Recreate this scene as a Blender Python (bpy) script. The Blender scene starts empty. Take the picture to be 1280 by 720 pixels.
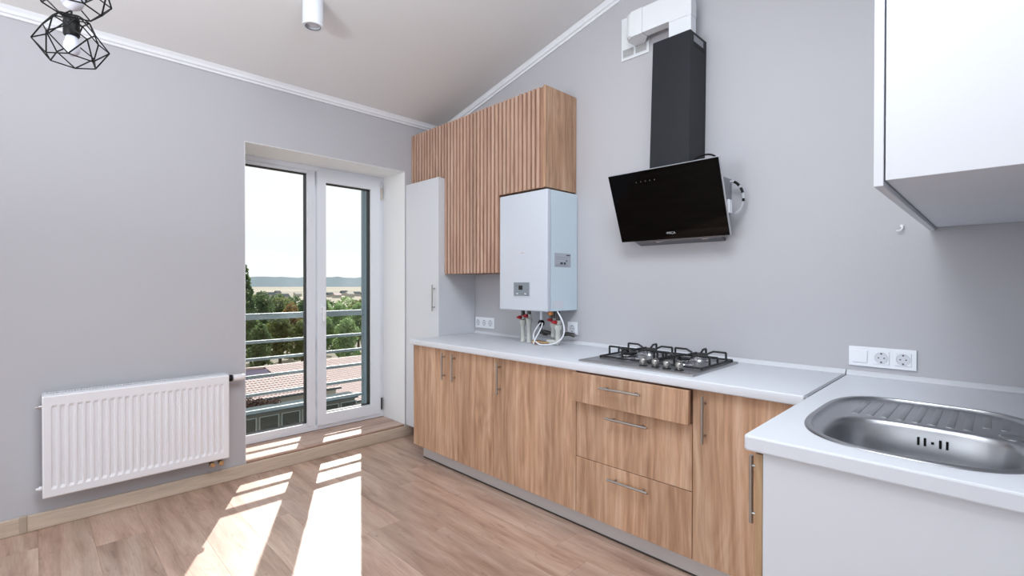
import bpy, bmesh, math, random
from mathutils import Vector, Matrix, noise
random.seed(7)
C = bpy.context.scene.collection
sc = bpy.context.scene

# ------------------------------------------------------------------ camera
YAW, PITCH, ROLL = math.radians(-45.187), math.radians(-0.417), math.radians(-0.066)
CAM = Vector((3.394, -2.514, 1.2286))
fw = Vector((math.sin(YAW)*math.cos(PITCH), math.cos(YAW)*math.cos(PITCH), math.sin(PITCH)))
rt0 = Vector((math.cos(YAW), -math.sin(YAW), 0)); up0 = rt0.cross(fw)
rt = rt0*math.cos(ROLL) - up0*math.sin(ROLL)
up = rt.cross(fw)
cd = bpy.data.cameras.new('camera'); cam = bpy.data.objects.new('camera', cd); C.objects.link(cam)
cd.sensor_width = 36; cd.lens = 604.97*36/1280; cd.clip_start = 0.02; cd.clip_end = 9000
m = Matrix((rt, up, -fw)).transposed().to_4x4(); m.translation = CAM
cam.matrix_world = m
sc.camera = cam

# ------------------------------------------------------------------ world
w = bpy.data.worlds.new('sky'); sc.world = w; w.use_nodes = True
nt = w.node_tree; nt.nodes.clear()
def N(nt, t, **k):
    n = nt.nodes.new(t)
    for a, b in k.items(): setattr(n, a, b)
    return n
tc = N(nt, 'ShaderNodeTexCoord'); mp = N(nt, 'ShaderNodeMapping'); mp.inputs['Scale'].default_value = (1, 1, 4)
nz = N(nt, 'ShaderNodeTexNoise'); nz.inputs['Scale'].default_value = 2.2; nz.inputs['Detail'].default_value = 5
cr = N(nt, 'ShaderNodeValToRGB'); cr.color_ramp.elements[0].color = (0.86, 0.91, 0.97, 1); cr.color_ramp.elements[1].color = (0.97, 0.975, 0.98, 1)
cr.color_ramp.elements[0].position = .25; cr.color_ramp.elements[1].position = .6
bg = N(nt, 'ShaderNodeBackground'); bg.inputs['Strength'].default_value = 1.05
ow = N(nt, 'ShaderNodeOutputWorld')
nt.links.new(tc.outputs['Generated'], mp.inputs[0]); nt.links.new(mp.outputs[0], nz.inputs[0])
nt.links.new(nz.outputs[0], cr.inputs[0]); nt.links.new(cr.outputs[0], bg.inputs[0]); nt.links.new(bg.outputs[0], ow.inputs[0])

# ------------------------------------------------------------------ sun + assumed rear window daylight + added unseen fill lamps
sd = bpy.data.lights.new('sun', 'SUN'); sd.energy = 7.5; sd.angle = math.radians(0.6); sd.color = (1.0, .965, .93)
so = bpy.data.objects.new('sun', sd); C.objects.link(so)
so.rotation_euler = Vector((1, -.527, -.88)).to_track_quat('-Z', 'Y').to_euler()
def area(name, loc, direction, sx, sy, power, col):
    d = bpy.data.lights.new(name, 'AREA'); d.shape = 'RECTANGLE'; d.size = sx; d.size_y = sy; d.energy = power; d.color = col
    o = bpy.data.objects.new(name, d); C.objects.link(o); o.location = loc
    o.rotation_euler = Vector(direction).to_track_quat('-Z', 'Y').to_euler(); return o
area('window_daylight_rear', (1.75, -5.93, 1.55), (0, 1, 0.0), 2.6, 2.0, 38, (.88, .94, 1.0))
area('added_fill_left', (0.04, -4.6, 1.5), (1, 0.25, 0), 1.5, 1.8, 20, (.93, .96, 1.0))  # added fill lamp; the left wall has no window here
area('ceiling_bounce_fill', (2.1, -3.3, 1.75), (-.05, .16, 1), .5, .5, 44, (.88, .94, 1.0))  # added unseen lamp for an assumed flash, brightens the ceiling
area('overhead_fill', (2.80, -1.85, 2.95), (-.36, -.04, -1), 1.1, 1.2, 47, (.90, .95, 1.0))  # added out-of-view panel standing in for flash light coming off the ceiling
sc.view_settings.view_transform = 'Standard'; sc.view_settings.look = 'None'
sc.view_settings.exposure = 0.14; sc.view_settings.gamma = 1; sc.view_settings.use_curve_mapping = False

# ------------------------------------------------------------------ materials
def L(c):
    f = lambda v: (v/255/12.92 if v/255 <= .04045 else ((v/255+.055)/1.055)**2.4)
    return (f(c[0]), f(c[1]), f(c[2]), 1)
def mat(name, col, rough=.5, metal=0, bump=0, bscale=60, spec=.5, var=0, coat=0, emit=None, vscale=3):
    m = bpy.data.materials.new(name); m.use_nodes = True; nt = m.node_tree
    b = nt.nodes['Principled BSDF']; b.inputs['Base Color'].default_value = L(col)
    b.inputs['Roughness'].default_value = rough; b.inputs['Metallic'].default_value = metal
    b.inputs['Specular IOR Level'].default_value = spec; b.inputs['Coat Weight'].default_value = coat
    tc = N(nt, 'ShaderNodeTexCoord')
    if var or True:
        n = N(nt, 'ShaderNodeTexNoise'); n.inputs['Scale'].default_value = vscale; n.inputs['Detail'].default_value = 4
        mx = N(nt, 'ShaderNodeMix', data_type='RGBA'); v = max(var, .01)
        c = L(col); mx.inputs[6].default_value = (c[0]*(1-v), c[1]*(1-v), c[2]*(1-v), 1); mx.inputs[7].default_value = (min(1, c[0]*(1+v)), min(1, c[1]*(1+v)), min(1, c[2]*(1+v)), 1)
        nt.links.new(tc.outputs['Object'], n.inputs[0]); nt.links.new(n.outputs[0], mx.inputs[0]); nt.links.new(mx.outputs[2], b.inputs['Base Color'])
    if bump:
        n2 = N(nt, 'ShaderNodeTexNoise'); n2.inputs['Scale'].default_value = bscale; n2.inputs['Detail'].default_value = 3
        bp = N(nt, 'ShaderNodeBump'); bp.inputs['Strength'].default_value = bump; bp.inputs['Distance'].default_value = .002
        nt.links.new(tc.outputs['Object'], n2.inputs[0]); nt.links.new(n2.outputs[0], bp.inputs['Height']); nt.links.new(bp.outputs[0], b.inputs['Normal'])
    return m
def wood(name, cols, axis='z', rough=.5, across=16, along=.7, fig=.5, spec=.4, cont=.25, drift=.86, knots=False):
    m = bpy.data.materials.new(name); m.use_nodes = True; nt = m.node_tree; lk = nt.links.new
    b = nt.nodes['Principled BSDF']; b.inputs['Roughness'].default_value = rough; b.inputs['Specular IOR Level'].default_value = spec
    tc = N(nt, 'ShaderNodeTexCoord'); oi = N(nt, 'ShaderNodeObjectInfo')
    ad = N(nt, 'ShaderNodeVectorMath', operation='MULTIPLY_ADD')
    cb = N(nt, 'ShaderNodeCombineXYZ')
    for i in range(3): lk(oi.outputs['Random'], cb.inputs[i])
    ad.inputs[1].default_value = (37, 53, 29); lk(cb.outputs[0], ad.inputs[0]); lk(tc.outputs['Object'], ad.inputs[2])
    i = 'xyz'.index(axis)
    # slow warp so that the grain wanders into cathedral figures
    s0 = [3.2]*3; s0[i] = 1.4
    mp0 = N(nt, 'ShaderNodeMapping'); mp0.inputs['Scale'].default_value = s0; lk(ad.outputs[0], mp0.inputs[0])
    n0 = N(nt, 'ShaderNodeTexNoise'); n0.inputs['Scale'].default_value = 1; n0.inputs['Detail'].default_value = 2; lk(mp0.outputs[0], n0.inputs[0])
    wv = N(nt, 'ShaderNodeVectorMath', operation='MULTIPLY_ADD'); wv.inputs[1].default_value = [fig*.14*(0 if k == i else 1) for k in range(3)]
    lk(n0.outputs['Color'], wv.inputs[0]); lk(ad.outputs[0], wv.inputs[2])
    s1 = [across]*3; s1[i] = along
    mp1 = N(nt, 'ShaderNodeMapping'); mp1.inputs['Scale'].default_value = s1; lk(wv.outputs[0], mp1.inputs[0])
    n1 = N(nt, 'ShaderNodeTexNoise'); n1.inputs['Scale'].default_value = 1; n1.inputs['Detail'].default_value = 6; n1.inputs['Roughness'].default_value = .6; n1.inputs['Distortion'].default_value = .3
    lk(mp1.outputs[0], n1.inputs[0])
    r = N(nt, 'ShaderNodeValToRGB'); e = r.color_ramp.elements
    e[0].position = .28; e[0].color = L(cols[0]); e[1].position = .72; e[1].color = L(cols[2]); x = e.new(.5); x.color = L(cols[1])
    # contour figure (flame / cathedral lines)
    s4 = [5.5]*3; s4[i] = .9
    mp4 = N(nt, 'ShaderNodeMapping'); mp4.inputs['Scale'].default_value = s4; lk(wv.outputs[0], mp4.inputs[0])
    n4 = N(nt, 'ShaderNodeTexNoise'); n4.inputs['Scale'].default_value = 1; n4.inputs['Detail'].default_value = 1.5; lk(mp4.outputs[0], n4.inputs[0])
    m4 = N(nt, 'ShaderNodeMath', operation='MULTIPLY'); m4.inputs[1].default_value = 26; lk(n4.outputs[0], m4.inputs[0])
    p4 = N(nt, 'ShaderNodeMath', operation='PINGPONG'); p4.inputs[1].default_value = 1; lk(m4.outputs[0], p4.inputs[0])
    f4 = N(nt, 'ShaderNodeMapRange'); f4.inputs[3].default_value = -.1*cont; f4.inputs[4].default_value = .1*cont; lk(p4.outputs[0], f4.inputs[0])
    a4 = N(nt, 'ShaderNodeMath', operation='ADD'); lk(n1.outputs[0], a4.inputs[0]); lk(f4.outputs[0], a4.inputs[1])
    lk(a4.outputs[0], r.inputs[0])
    # broad tonal drift
    s2 = [5]*3; s2[i] = .35
    mp2 = N(nt, 'ShaderNodeMapping'); mp2.inputs['Scale'].default_value = s2; lk(ad.outputs[0], mp2.inputs[0])
    n2 = N(nt, 'ShaderNodeTexNoise'); n2.inputs['Detail'].default_value = 2; n2.inputs['Scale'].default_value = 1; lk(mp2.outputs[0], n2.inputs[0])
    r2 = N(nt, 'ShaderNodeMapRange'); r2.inputs[1].default_value = .3; r2.inputs[2].default_value = .7; r2.inputs[3].default_value = drift; r2.inputs[4].default_value = 1.1; lk(n2.outputs[0], r2.inputs[0])
    # fine pores
    s3 = [160]*3; s3[i] = 7
    mp3 = N(nt, 'ShaderNodeMapping'); mp3.inputs['Scale'].default_value = s3; lk(wv.outputs[0], mp3.inputs[0])
    n3 = N(nt, 'ShaderNodeTexNoise'); n3.inputs['Detail'].default_value = 2; n3.inputs['Scale'].default_value = 1; lk(mp3.outputs[0], n3.inputs[0])
    r3 = N(nt, 'ShaderNodeMapRange'); r3.inputs[1].default_value = .3; r3.inputs[2].default_value = .6; r3.inputs[3].default_value = .88; r3.inputs[4].default_value = 1.03; lk(n3.outputs[0], r3.inputs[0])
    mu = N(nt, 'ShaderNodeMath', operation='MULTIPLY'); lk(r2.outputs[0], mu.inputs[0]); lk(r3.outputs[0], mu.inputs[1])
    if knots:
        s5 = [30]*3; s5[i] = 9
        mp5 = N(nt, 'ShaderNodeMapping'); mp5.inputs['Scale'].default_value = s5; lk(wv.outputs[0], mp5.inputs[0])
        n5 = N(nt, 'ShaderNodeTexNoise'); n5.inputs['Scale'].default_value = 1; n5.inputs['Detail'].default_value = 4; n5.inputs['Distortion'].default_value = 1.2; lk(mp5.outputs[0], n5.inputs[0])
        r5 = N(nt, 'ShaderNodeMapRange'); r5.inputs[1].default_value = .62; r5.inputs[2].default_value = .74; r5.inputs[3].default_value = 1; r5.inputs[4].default_value = .70; lk(n5.outputs[0], r5.inputs[0])
        mu2 = N(nt, 'ShaderNodeMath', operation='MULTIPLY'); lk(mu.outputs[0], mu2.inputs[0]); lk(r5.outputs[0], mu2.inputs[1]); mu = mu2
    vm = N(nt, 'ShaderNodeVectorMath', operation='SCALE'); lk(r.outputs[0], vm.inputs[0]); lk(mu.outputs[0], vm.inputs['Scale'])
    lk(vm.outputs[0], b.inputs['Base Color'])
    bp = N(nt, 'ShaderNodeBump'); bp.inputs['Strength'].default_value = .12; bp.inputs['Distance'].default_value = .001
    lk(n3.outputs[0], bp.inputs['Height']); lk(bp.outputs[0], b.inputs['Normal'])
    return m
def glassm(name, tint, gloss=.08):
    m = bpy.data.materials.new(name); m.use_nodes = True; nt = m.node_tree; nt.nodes.clear()
    t = N(nt, 'ShaderNodeBsdfTransparent'); t.inputs[0].default_value = tint
    g = N(nt, 'ShaderNodeBsdfGlossy'); g.inputs['Roughness'].default_value = .02
    fr = N(nt, 'ShaderNodeFresnel'); fr.inputs[0].default_value = 1.45
    mx = N(nt, 'ShaderNodeMixShader'); o = N(nt, 'ShaderNodeOutputMaterial')
    ge = N(nt, 'ShaderNodeNewGeometry'); iv = N(nt, 'ShaderNodeMath', operation='SUBTRACT'); iv.inputs[0].default_value = 1
    mu = N(nt, 'ShaderNodeMath', operation='MULTIPLY')
    nt.links.new(ge.outputs['Backfacing'], iv.inputs[1]); nt.links.new(iv.outputs[0], mu.inputs[0]); nt.links.new(fr.outputs[0], mu.inputs[1])
    nt.links.new(mu.outputs[0], mx.inputs[0]); nt.links.new(t.outputs[0], mx.inputs[1]); nt.links.new(g.outputs[0], mx.inputs[2]); nt.links.new(mx.outputs[0], o.inputs[0])
    return m
M = {}
M['wall'] = mat('grey_wall_paint', (187, 187, 192), .85, bump=.05, bscale=220, var=.012, vscale=1.2)
M['ceil'] = mat('stretch_ceiling', (228, 229, 230), .75, var=.01)
M['trimw'] = mat('white_cornice', (232, 235, 240), .6)
M['reveal'] = mat('white_reveal_plaster', (232, 234, 236), .7, bump=.04, bscale=90)
M['pvc'] = mat('white_pvc', (232, 236, 243), .35)
M['gasket'] = mat('black_gasket', (25, 32, 36), .6)
M['glass'] = glassm('window_glass', (.965, .975, .97, 1))
M['white'] = mat('white_laminate', (212, 215, 221), .45)
M['worktop'] = mat('white_worktop', (214, 218, 225), .38, bump=.02, bscale=400, var=.008)
M['oak'] = wood('sonoma_oak', [(158, 120, 94), (190, 152, 123), (210, 178, 152)], 'z', .55, across=34, along=1.3, fig=.45, cont=.42)
M['oakedge'] = wood('oak_edge_band', [(150, 118, 84), (172, 140, 104), (188, 160, 126)], 'z', .6, across=60, along=2)
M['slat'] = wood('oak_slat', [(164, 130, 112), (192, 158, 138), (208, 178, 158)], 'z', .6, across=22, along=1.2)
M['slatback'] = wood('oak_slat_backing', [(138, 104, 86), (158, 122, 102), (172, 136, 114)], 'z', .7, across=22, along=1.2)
M['floor'] = wood('laminate_floor', [(150, 120, 102), (184, 154, 136), (206, 181, 165)], 'x', .33, across=13, along=1.5, fig=.5, cont=.12, drift=.76, knots=True, spec=.5)
M['sill'] = wood('laminate_sill', [(160, 128, 110), (190, 160, 143), (206, 182, 168)], 'y', .33, across=9, along=1.2, fig=.8)
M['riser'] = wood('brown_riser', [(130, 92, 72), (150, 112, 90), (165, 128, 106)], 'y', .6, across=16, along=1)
M['base'] = wood('baseboard_beige', [(186, 166, 148), (204, 186, 168), (216, 200, 184)], 'y', .5, across=14, along=1.0, fig=.3)
M['steel'] = mat('brushed_steel', (170, 170, 172), .34, .95, bump=.05, bscale=300, var=.03)
M['handle'] = mat('satin_nickel', (172, 170, 167), .34, .9)
M['chrome'] = mat('chrome', (215, 215, 218), .12, 1)
M['sink'] = mat('sink_steel', (176, 178, 182), .33, 1, bump=.03, bscale=500)
M['plinth'] = mat('aluminium_plinth', (208, 209, 212), .4, .55, var=.02)
M['iron'] = mat('black_cast_iron', (26, 27, 30), .5, bump=.1, bscale=300)
M['black'] = mat('black_plastic', (10, 10, 11), .5, spec=.25)
M['hoodglass'] = mat('black_hood_glass', (3, 3, 4), .03, 0, spec=.12)
M['duct'] = mat('anthracite_duct', (22, 25, 32), .5, 0, spec=.35)
M['ductin'] = mat('duct_inner_metal', (150, 152, 158), .4, .5)
M['hoodbody'] = mat('hood_body_metal', (120, 122, 126), .4, .7)
M['fin'] = mat('convector_grey', (120, 124, 130), .6)
M['rad'] = mat('radiator_enamel', (234, 234, 238), .35)
M['grille'] = mat('radiator_grille', (214, 217, 222), .45)
M['brass'] = mat('brass', (196, 160, 118), .3, .8)
M['copper'] = mat('copper_fitting', (190, 128, 80), .3, .9)
M['ppr'] = mat('grey_white_pipe', (198, 200, 194), .5)
M['dpipe'] = mat('dark_metal_pipe', (84, 82, 80), .4, .6)
M['red'] = mat('red_valve_lever', (170, 24, 36), .35)
M['boiler'] = mat('boiler_enamel', (202, 209, 219), .32)
M['bside'] = mat('boiler_side_sheet', (208, 224, 233), .4)
M['panelg'] = mat('boiler_control_grey', (128, 137, 146), .4)
M['screen'] = mat('dark_screen', (18, 18, 22), .2)
M['label'] = mat('sticker_grey', (178, 184, 194), .6)
M['labelw'] = mat('sticker_white', (216, 220, 228), .6)
M['ink'] = mat('dark_print', (50, 56, 66), .6)
M['inkred'] = mat('dull_red_print', (176, 140, 150), .6)
M['inkd'] = mat('dim_print', (96, 96, 100), .5)
M['inkw'] = mat('white_print', (190, 192, 196), .5)
M['socket'] = mat('socket_white', (236, 239, 245), .35)
M['hole'] = mat('socket_hole', (40, 40, 44), .6)
M['rail'] = mat('grey_painted_rail', (128, 142, 146), .4, .1)
M['post'] = mat('blue_grey_post', (104, 124, 134), .4, .1)
M['bulb'] = mat('opal_bulb', (196, 197, 208), .3)
M['lampw'] = mat('white_lamp_housing', (226, 230, 236), .4)
M['vent'] = mat('white_vent_plastic', (226, 230, 234), .45)
M['mesh'] = mat('vent_grille_grey', (176, 178, 180), .7)
M['roof'] = mat('pinkish_roof_tiles', (166, 146, 142), .7, var=.08, vscale=2)
M['purple'] = mat('lilac_gable_paint', (146, 138, 168), .8)
M['stucco'] = mat('pale_stucco', (170, 168, 160), .85)
M['dwin'] = mat('dark_house_window', (40, 52, 56), .15)
M['darkwall'] = mat('blue_grey_shed', (70, 80, 84), .95, spec=.1)
M['hedge'] = mat('brown_dry_twigs', (92, 74, 68), .9, var=.3, vscale=8)
M['hill'] = mat('haze_tinted_forest', (150, 166, 174), .95, var=.08, vscale=.01)  # pale blue distance haze is put into the forest's base colour
M['trunk'] = mat('bark', (78, 66, 54), .9, bump=.3, bscale=20)
def leafm(name, a, b):
    m = mat(name, a, .7); nt = m.node_tree; bs = nt.nodes['Principled BSDF']
    n = N(nt, 'ShaderNodeTexNoise'); n.inputs['Scale'].default_value = .9; n.inputs['Detail'].default_value = 4
    t = N(nt, 'ShaderNodeTexCoord'); mx = N(nt, 'ShaderNodeMix', data_type='RGBA'); mx.inputs[6].default_value = L(a); mx.inputs[7].default_value = L(b)
    nt.links.new(t.outputs['Object'], n.inputs[0])
    mr = N(nt, 'ShaderNodeMapRange'); mr.inputs[1].default_value = .35; mr.inputs[2].default_value = .65
    nt.links.new(n.outputs[0], mr.inputs[0]); nt.links.new(mr.outputs[0], mx.inputs[0]); nt.links.new(mx.outputs[2], bs.inputs['Base Color'])
    tl = N(nt, 'ShaderNodeBsdfTranslucent'); ms = N(nt, 'ShaderNodeMixShader'); ms.inputs[0].default_value = .45
    nt.links.new(mx.outputs[2], tl.inputs[0]); nt.links.new(bs.outputs[0], ms.inputs[1]); nt.links.new(tl.outputs[0], ms.inputs[2]); nt.links.new(ms.outputs[0], nt.nodes['Material Output'].inputs[0])
    return m
M['leaf1'] = leafm('dark_leaves', (72, 92, 62), (106, 128, 82))
M['leaf2'] = leafm('olive_leaves', (84, 96, 56), (124, 136, 82))
M['leaf3'] = leafm('bright_leaves', (112, 142, 92), (158, 180, 126))
M['leaf4'] = leafm('orange_leaves', (120, 98, 60), (150, 124, 74))
# open country: bands of stubble, meadow and dry grass
gm = mat('open_country', (150, 146, 120), .95); g_ = gm.node_tree; bs = g_.nodes['Principled BSDF']
t = N(g_, 'ShaderNodeTexCoord'); mpg = N(g_, 'ShaderNodeMapping'); mpg.inputs['Rotation'].default_value = (0, 0, math.radians(45)); mpg.inputs['Scale'].default_value = (.012, .002, 1)
ng = N(g_, 'ShaderNodeTexNoise'); ng.inputs['Scale'].default_value = 1; ng.inputs['Detail'].default_value = 6
rg = N(g_, 'ShaderNodeValToRGB'); e = rg.color_ramp.elements
e[0].position = .3; e[0].color = L((96, 102, 84)); e[1].position = .7; e[1].color = L((150, 144, 128)); q = e.new(.48); q.color = L((124, 116, 102)); q = e.new(.56); q.color = L((138, 130, 112))
g_.links.new(t.outputs['Object'], mpg.inputs[0]); g_.links.new(mpg.outputs[0], ng.inputs[0]); g_.links.new(ng.outputs[0], rg.inputs[0]); g_.links.new(rg.outputs[0], bs.inputs['Base Color'])
M['ground'] = gm

# ------------------------------------------------------------------ helpers
def obj(name, bm, m, parent=None, smooth=False, **kw):
    me = bpy.data.meshes.new(name)
    bmesh.ops.recalc_face_normals(bm, faces=bm.faces[:])
    bm.to_mesh(me); bm.free()
    me.materials.append(M[m] if isinstance(m, str) else m)
    if smooth:
        for p in me.polygons: p.use_smooth = True
        try: me.set_sharp_from_angle(angle=math.radians(40))
        except Exception: pass
    o = bpy.data.objects.new(name, me); C.objects.link(o)
    if parent: o.parent = parent
    for k, v in kw.items(): o[k] = v
    return o
def thing(name, label, cat, group=None, loc=(0, 0, 0)):
    o = bpy.data.objects.new(name, None); C.objects.link(o); o.empty_display_size = .05
    o['label'] = label; o['category'] = cat
    if group: o['group'] = group
    return o
def tag(o, label, cat, group=None):
    o['label'] = label; o['category'] = cat
    if group: o['group'] = group
    return o
def B(): return bmesh.new()
def box(bm, x0, x1, y0, y1, z0, z1, bev=0, seg=2):
    r = bmesh.ops.create_cube(bm, size=1)
    vs = r['verts']
    for v in vs:
        v.co = Vector(((x0+x1)/2 + v.co.x*(x1-x0), (y0+y1)/2 + v.co.y*(y1-y0), (z0+z1)/2 + v.co.z*(z1-z0)))
    if bev:
        es = list({e for v in vs for e in v.link_edges})
        bmesh.ops.bevel(bm, geom=es, offset=bev, segments=seg, profile=.5, affect='EDGES', clamp_overlap=True)
    return bm
def bx(x0, x1, y0, y1, z0, z1, bev=0, seg=2): return box(B(), x0, x1, y0, y1, z0, z1, bev, seg)
def hexa(bm, P):
    """P: 8 points, bottom loop then top loop"""
    v = [bm.verts.new(p) for p in P]
    for f in ((0, 1, 2, 3), (4, 5, 6, 7), (0, 1, 5, 4), (1, 2, 6, 5), (2, 3, 7, 6), (3, 0, 4, 7)): bm.faces.new([v[i] for i in f])
    return bm
def prism(bm, pts, d):
    """closed polygon pts swept by vector d"""
    a = [bm.verts.new(p) for p in pts]; b = [bm.verts.new(Vector(p)+Vector(d)) for p in pts]; n = len(a)
    bm.faces.new(a); bm.faces.new(b[::-1])
    for i in range(n): bm.faces.new((a[i], a[(i+1) % n], b[(i+1) % n], b[i]))
    return bm
def tube(bm, pts, r, seg=10, cap=True, rs=None):
    pts = [Vector(p) for p in pts]; rings = []; n = len(pts); prev = None
    for i, p in enumerate(pts):
        d = (pts[min(i+1, n-1)] - pts[max(i-1, 0)]).normalized()
        if prev is None:
            a = Vector((0, 0, 1)) if abs(d.z) < .9 else Vector((1, 0, 0)); u = d.cross(a).normalized()
        else: u = (prev - d*prev.dot(d)).normalized()
        prev = u; v = d.cross(u); rr = rs[i] if rs else r
        rings.append([bm.verts.new(p + u*math.cos(t)*rr + v*math.sin(t)*rr) for t in [2*math.pi*k/seg for k in range(seg)]])
    for a, b in zip(rings, rings[1:]):
        for k in range(seg): bm.faces.new((a[k], a[(k+1) % seg], b[(k+1) % seg], b[k]))
    if cap: bm.faces.new(rings[0]); bm.faces.new(rings[-1][::-1])
    return bm
def tb(pts, r, seg=10, **k): return tube(B(), pts, r, seg, **k)
def lathe(bm, prof, origin, axis=(0, 0, 1), seg=24, closed=True):
    """prof: (radius, along) pairs"""
    o = Vector(origin); ax = Vector(axis).normalized(); a = Vector((1, 0, 0)) if abs(ax.x) < .9 else Vector((0, 1, 0))
    u = ax.cross(a).normalized(); v = ax.cross(u); rings = []
    for r, h in prof: rings.append([bm.verts.new(o + ax*h + (u*math.cos(t)+v*math.sin(t))*max(r, 1e-5)) for t in [2*math.pi*k/seg for k in range(seg)]])
    for p, q in zip(rings, rings[1:]):
        for k in range(seg): bm.faces.new((p[k], p[(k+1) % seg], q[(k+1) % seg], q[k]))
    if closed: bm.faces.new(rings[0]); bm.faces.new(rings[-1][::-1])
    return bm
def bez(p0, p1, p2, p3, n=14):
    p0, p1, p2, p3 = map(Vector, (p0, p1, p2, p3)); out = []
    for i in range(n+1):
        t = i/n; out.append(p0*(1-t)**3+p1*3*t*(1-t)**2+p2*3*t*t*(1-t)+p3*t**3)
    return out
def text(name, s, size, loc, X, Y, m, parent=None, align='LEFT', space=1.0):
    cu = bpy.data.curves.new(name, 'FONT'); cu.body = s; cu.size = size; cu.extrude = .0002; cu.align_x = align; cu.resolution_u = 2; cu.space_character = space
    tmp = bpy.data.objects.new(name, cu); C.objects.link(tmp)
    dg = bpy.context.evaluated_depsgraph_get(); me = bpy.data.meshes.new_from_object(tmp.evaluated_get(dg))
    bpy.data.objects.remove(tmp); me.materials.clear(); me.materials.append(M[m])
    o = bpy.data.objects.new(name, me); C.objects.link(o)
    X = Vector(X).normalized(); Y = Vector(Y).normalized(); mm = Matrix((X, Y, X.cross(Y))).transposed().to_4x4(); mm.translation = loc
    me.transform(mm)
    if parent: o.parent = parent
    return o

HC, T = .8427, .039           # worktop top and thickness
RX = 3.54                     # right wall
CZ = lambda x: 2.555 + .234*x # underside of the sloped ceiling
YB = -6.0

# ================================================================== SETTING
S = dict(kind='structure')
floor = obj('floor', bx(-.0, RX+.12, YB-.1, .0, -.12, -.008), 'floor', **S)
# laminate planks laid along x
PW, PL, G = .192, 1.285, .0004
row = 0; y = 0.0
plank_cache = {}
while y > YB:
    y1 = y; y0 = max(y-PW, YB)
    x = [-.35, -.93, -.08, -.64][row % 4]; x -= .11*((row*7) % 3)
    while x < RX:
        a, b = max(x, .0), min(x+PL, RX)
        if b-a > .03:
            key = (round(b-a, 3), round(y1-y0, 3))
            if key not in plank_cache:
                bm = bx(G/2, key[0]-G/2, -key[1]+G/2, -G/2, -.008, 0, .0005, 1)
                o = obj('plank', bm, 'floor', floor); plank_cache[key] = o
            else:
                o = plank_cache[key].copy(); C.objects.link(o)
            o.location = (a, y1, 0)
        x += PL
    y = y0; row += 1

# left wall with the balcony door opening
OY0, OY1, OZ = -1.547, -.365, 2.141
def wall_left_bm():
    bm = B()
    # one extruded polygon with the opening cut from below
    pts = [(0, YB, 0), (0, OY0, 0), (0, OY0, OZ), (0, OY1, OZ), (0, OY1, 0), (0, 0, 0), (0, 0, 2.56), (0, YB, 2.56)]
    prism(bm, pts, (-.55, 0, 0)); return bm
wl = obj('wall_left', wall_left_bm(), 'wall', **S)
# white plastered reveal skin (jambs and head)
rv = obj('door_reveal', bx(-.54, .0008, OY1-.004, OY1-.0005, .0, OZ-.0005), 'reveal', wl)
obj('door_reveal', bx(-.54, .0008, OY0+.0005, OY0+.004, .0, OZ-.0005), 'reveal', wl)
obj('door_reveal', bx(-.54, .0008, OY0+.004, OY1-.004, OZ-.004, OZ-.0005), 'reveal', wl)
obj('wall_back', prism(B(), [(-.55, .0, -.1), (RX+.15, .0, -.1), (RX+.15, 0, CZ(RX+.15)), (0, 0, CZ(0)), (-.55, 0, CZ(0))], (0, .2, 0)), 'wall', **S)
obj('wall_right', bx(RX, RX+.15, YB, -.0005, 0, CZ(RX)-.001), 'wall', **S)
# wall behind the camera with its window opening
fb = B()
box(fb, 0, .4, YB-.15, YB, 0, 2.6); box(fb, 3.1, RX, YB-.15, YB, 0, 3.3); box(fb, .4, 3.1, YB-.15, YB, 0, .5); box(fb, .4, 3.1, YB-.15, YB, 2.6, 3.2)
obj('wall_front', fb, 'wall', **S)
obj('ceiling', prism(B(), [(-.0, YB-.15, CZ(0)), (RX+.15, YB-.15, CZ(RX+.15)), (RX+.15, YB-.15, CZ(RX+.15)+.1), (-.0, YB-.15, CZ(0)+.1)], (0, -YB+.35, 0)), 'ceil', **S)
# cornices: stepped profile
def cornice_left():
    p = [(0.0005, 2.553), (.0005, 2.519), (.012, 2.519), (.016, 2.530), (.026, 2.534), (.030, 2.548), (.042, 2.563)]
    return prism(B(), [(x, YB, z) for x, z in p] + [(.042, YB, 2.5645), (.0005, YB, 2.5548)][:1], (0, -YB-.001, 0))
obj('trim_1', cornice_left(), 'trimw', **S)
def cornice_back():
    p = [(-.0005, .0), (-.0005, -.046), (-.010, -.046), (-.014, -.034), (-.024, -.030), (-.028, -.014), (-.038, -.002)]
    return prism(B(), [(.03, y, CZ(.03)+dz) for y, dz in p], (RX-.035, 0, .234*(RX-.035)))
obj('trim_2', cornice_back(), 'trimw', **S)
# baseboard with a joint piece
bb = obj('baseboard_left', bx(.0005, .02, -2.535, -.3, 0.0005, .080, .003), 'base', **S)
obj('baseboard_length', bx(.0005, .02, YB+.01, -2.56, .0005, .080, .003), 'base', bb)
obj('joint_cover', bx(.0005, .0225, -2.562, -2.533, .0005, .083, .003), mat('baseboard_joint', (176, 160, 144), .5), bb)

# raised sill of the door recess, laid with laminate boards
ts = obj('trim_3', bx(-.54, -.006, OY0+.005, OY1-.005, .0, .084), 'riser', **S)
for i, (a, b, y0, y1) in enumerate([(-.335, -.145, OY0+.005, -.86), (-.335, -.145, -.858, OY1-.005), (-.143, .0, OY0+.005, -1.16), (-.143, .0, -1.158, OY1-.005)]):
    obj('board', bx(a+.0005, b-.0005, y0, y1, .0845, .0945, .001, 1), 'sill', ts)
obj('riser_strip', bx(-.0055, -.001, OY0+.006, OY1-.006, .0, .084), 'riser', ts)

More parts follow.
